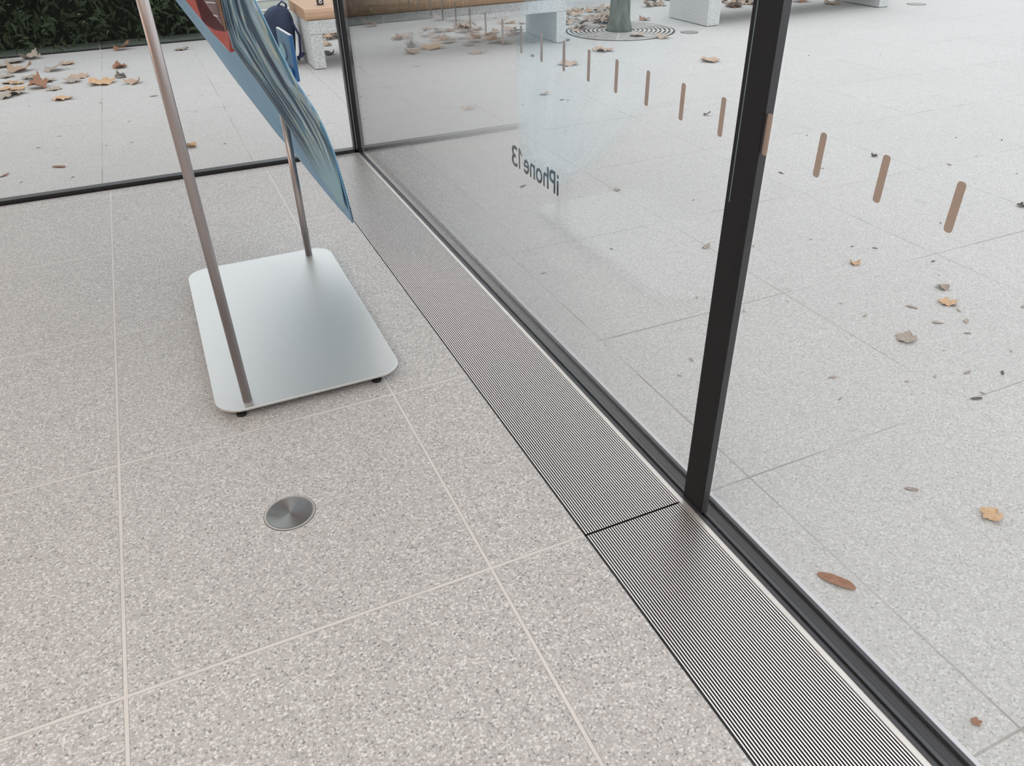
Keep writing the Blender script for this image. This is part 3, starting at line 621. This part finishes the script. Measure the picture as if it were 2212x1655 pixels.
HEAPS=[
('dry leaf in the heap under the bench left end', 'leaves heaped under the bench left end', [(1.89, 9.28), (1.92, 9.26), (1.83, 9.14), (1.94, 8.97), (1.98, 9.23), (1.93, 9.2), (1.88, 9.28), (1.81, 8.91), (1.93, 8.96), (1.99, 9.24), (1.85, 9.04), (1.9, 8.94)]),
('withered leaf strewn under the long bench', 'leaves strewn under the long bench', [(3.88, 8.82), (3.27, 8.32), (3.29, 8.73), (3.27, 8.81), (3.66, 8.15), (3.31, 8.63), (3.73, 8.39), (3.59, 8.17), (3.21, 8.53), (3.34, 8.52), (2.76, 8.62), (3.79, 8.86), (2.52, 8.36), (2.86, 8.43), (3.18, 8.59), (4.01, 8.72), (3.15, 8.71), (3.44, 8.65), (2.9, 8.26), (2.91, 8.41), (3.91, 8.81), (2.65, 8.69), (3.51, 8.36), (2.86, 8.6), (2.74, 8.5), (2.5, 8.3), (3.57, 8.08), (3.35, 8.08), (2.57, 8.64), (3.74, 8.22), (2.92, 8.1), (3.24, 8.2), (2.98, 8.72), (3.21, 8.77)]),
('dry leaf heaped left of the tree trunk', 'leaves heaped left of the tree trunk', [(4.4, 7.99), (5.01, 9.17), (4.68, 8.95), (5.07, 8.7), (4.91, 9.05), (5.17, 8.62), (4.88, 9.1), (4.69, 8.95), (5.16, 8.98), (4.46, 8.53), (4.29, 7.95), (4.49, 8.49), (5.03, 8.64), (5.13, 8.55), (4.65, 8.63), (4.51, 8.62), (4.36, 8.07), (5.01, 8.52), (4.61, 8.83), (4.79, 8.9), (4.36, 8.09), (4.83, 9.11), (5.03, 8.44), (5.19, 8.64), (4.95, 8.33), (4.81, 8.23), (5.06, 9.05), (4.34, 8.09), (4.76, 8.02), (4.56, 8.33), (4.88, 8.35), (4.98, 8.49), (4.76, 8.3), (4.35, 8.03), (5.43, 9.08), (4.79, 7.98), (5.23, 9.12), (5.34, 9.01), (4.98, 8.32), (4.69, 8.95), (4.82, 8.44), (4.66, 8.02), (4.93, 9.17), (5.45, 9.17), (5.33, 9.03), (4.8, 8.18), (5.0, 8.46), (5.27, 8.91), (5.02, 8.74), (4.86, 8.19), (4.74, 8.49), (4.76, 9.13), (4.85, 8.54), (4.95, 8.39), (4.62, 8.69), (4.95, 8.49), (4.23, 8.13), (5.32, 9.07), (4.89, 8.67), (5.11, 8.76), (4.6, 8.54), (5.42, 9.06), (4.43, 8.38), (5.04, 8.51)]),
('dry leaf in the drift right of the trunk', 'leaves drifted right of the trunk', [(6.04, 9.02), (6.42, 9.34), (6.44, 9.29), (5.98, 9.03), (6.05, 9.04), (5.9, 9.01), (6.09, 9.3), (6.2, 9.22), (6.08, 9.0), (6.41, 9.36), (6.06, 9.14), (6.1, 9.07)]),
('dry leaf in the drift under the second bench', 'leaves drifted under the second bench', [(7.1, 8.78), (6.73, 8.45), (6.81, 8.48), (7.15, 8.54), (7.01, 8.55), (6.74, 8.42), (6.81, 8.42), (6.75, 8.44), (7.06, 8.55), (7.06, 8.76), (7.14, 8.66), (7.17, 8.76), (6.88, 8.75), (7.22, 8.74), (7.2, 8.65), (7.05, 8.66), (7.16, 8.78), (6.77, 8.41), (6.76, 8.53), (6.95, 8.68), (6.9, 8.81), (7.06, 8.46)]),
]
FRAGS_LEFT= [(1.1, 6.55), (0.13, 5.92), (-0.83, 6.0), (-0.25, 5.83), (-0.45, 7.13), (-0.41, 5.84), (-0.25, 6.42), (0.71, 6.29), (-0.18, 7.89), (-0.71, 6.24), (0.32, 5.49), (0.32, 6.99), (-0.88, 5.27), (0.22, 6.46), (-0.97, 7.31), (-0.6, 5.22)]
FRAGS_RIGHT= [(2.57, 1.59), (2.47, 4.68), (2.77, 2.38), (4.8, 3.19), (4.17, 4.66), (3.43, 7.11), (3.67, 5.42), (2.33, 1.86), (1.83, 1.47), (2.69, 1.73), (2.14, 2.09), (2.85, 2.32), (4.12, 4.73), (3.36, 2.4), (2.5, 5.45), (4.6, 3.36), (1.83, 2.28), (4.12, 3.0), (2.47, 3.21), (2.86, 5.4), (2.39, 1.54), (1.76, 2.86), (1.93, 2.1), (2.94, 1.64), (2.28, 1.29), (1.53, 1.89), (2.97, 2.1), (1.36, 2.77), (4.39, 3.04), (1.9, 1.58), (5.55, 5.76), (3.88, 3.75), (2.8, 1.88), (3.43, 3.29), (2.22, 1.43), (2.34, 1.4), (2.32, 1.98), (2.66, 2.53), (4.32, 2.72), (2.37, 2.59), (3.81, 3.84), (3.58, 6.28), (2.11, 1.45), (5.11, 4.68), (2.6, 1.43), (5.59, 6.5), (2.88, 1.99), (5.87, 5.96), (6.14, 5.48), (4.1, 4.86), (1.43, 1.82)]
def leaf_mesh(seed, shape):
    rnd = random.Random(seed); n = 60; rings = 4; vs = [(0.0,0.0,0.0)]; fs = []
    cup = {'m': 0.10, 'c': 0.55, 's': 0.15}[shape]; ax = rnd.uniform(0, math.pi)
    lobes = [(0,1.0),(0.95,0.86),(-0.95,0.86),(1.95,0.58),(-1.95,0.58)]
    def rad(a):
        if shape == 's': return 0.5/math.sqrt((math.cos(a))**2+(math.sin(a)/0.33)**2)
        r = 0.36
        for la, lr in lobes:
            d = abs((a-la+math.pi) % (2*math.pi)-math.pi); r = max(r, 0.36+(lr*0.62-0.36)*max(0, 1-d/0.5)**0.8 if d < 0.5 else 0)
        d = abs(abs(a)-math.pi)
        if d < 0.3: r *= 0.6+0.4*d/0.3
        return r*(0.94+0.06*math.sin(a*17+seed))
    for k in range(1, rings+1):
        for j in range(n):
            a = -math.pi+2*math.pi*j/n; r = rad(a)*k/rings; x, y = r*math.cos(a), r*math.sin(a)
            u = x*math.cos(ax)+y*math.sin(ax)
            z = cup*(u*u)*2.2 + 0.05*noise.noise(Vector((x*5+seed, y*5, seed))) + (0.16*noise.noise(Vector((x*3, y*3+seed, 3.1)))*k/rings if shape != 's' else 0.02*abs(y)*5)
            if shape == 'c': x -= 0.25*u*u*math.cos(ax)*2; y -= 0.25*u*u*math.sin(ax)*2
            vs.append((x, y, z))
    for j in range(n): fs.append((0, 1+j, 1+(j+1) % n))
    for k in range(rings-1):
        for j in range(n):
            a = 1+k*n+j; b = 1+k*n+(j+1) % n; fs.append((a, a+n, b+n, b))
    # stem
    i = len(vs); vs += [(-0.12,0.008,0.01),(-0.12,-0.008,0.01),(-0.45,-0.006,0.05),(-0.62,0.03,0.12),(-0.62,0.04,0.12),(-0.45,0.008,0.05)]; fs += [(i,i+1,i+2,i+5),(i+5,i+2,i+3,i+4)]
    zm = min(v[2] for v in vs); vs = [(x,y,z-zm) for x,y,z in vs]
    me = bpy.data.meshes.new('leaf'); me.from_pydata(vs, [], fs)
    for p in me.polygons: p.use_smooth = True
    return me
LM = {}
def leaf_variant(shape, mat, v):
    k = (shape, mat, v)
    if k not in LM:
        me = leaf_mesh(v*7+{'m':1,'c':2,'s':3}[shape], shape); me.materials.append(MT['leaf_'+mat]); LM[k] = me
    return LM[k]
rl = random.Random(5)
def put_leaf(name, x, y, w, mat, shape, label, group=None, z=0.0015, tilt=0.12, rz=None, cat='leaf'):
    o = bpy.data.objects.new(name, leaf_variant(shape, mat, rl.randrange(3))); COL.objects.link(o)
    s = w/0.95 if shape != 's' else w/1.0
    o.scale = (s, s, s*rl.uniform(0.8, 1.2)); o.rotation_euler = (rl.uniform(-tilt, tilt)*0.5, rl.uniform(-tilt, tilt)*0.5, rl.uniform(0, 6.28) if rz is None else rz)
    # keep the lowest corner on the ground
    R3 = o.rotation_euler.to_matrix(); zmin = min((R3 @ Vector((v.co.x*s, v.co.y*s, v.co.z*o.scale[2]))).z for v in o.data.vertices)
    o.location = (x, y, z-zmin); return tag(o, label, cat, group)
for x, y, w, c, sh, lab in LEAVES:
    put_leaf('fallen_leaf', x, y, w, c, sh, lab)
put_leaf('oval_leaf', 1.247, 0.872, 0.095, 'b', 's', 'long oval brown leaf with stem beside the black sill, lower right', rz=math.radians(-58), tilt=0.0)
for lab, grp, pts in HEAPS:
    for i, (x, y) in enumerate(pts):
        put_leaf('fallen_leaf', x, y, rl.uniform(0.10,0.17), rl.choice('tttggb' if 'trunk' not in grp else 'ttgg'), rl.choice('mcc'), lab, grp, tilt=0.55)
for pts, lab, grp in ((FRAGS_LEFT, 'tiny dark leaf crumb on the paving behind the rear glass', 'crumbs behind the rear glass'), (FRAGS_RIGHT, 'tiny dark leaf crumb on the paving beyond the side glass', 'crumbs beyond the side glass')):
    for x, y in pts: put_leaf('leaf_fragment', x, y, rl.uniform(0.014,0.034), rl.choice('dggr'), 's', lab, grp, cat='leaf fragment')
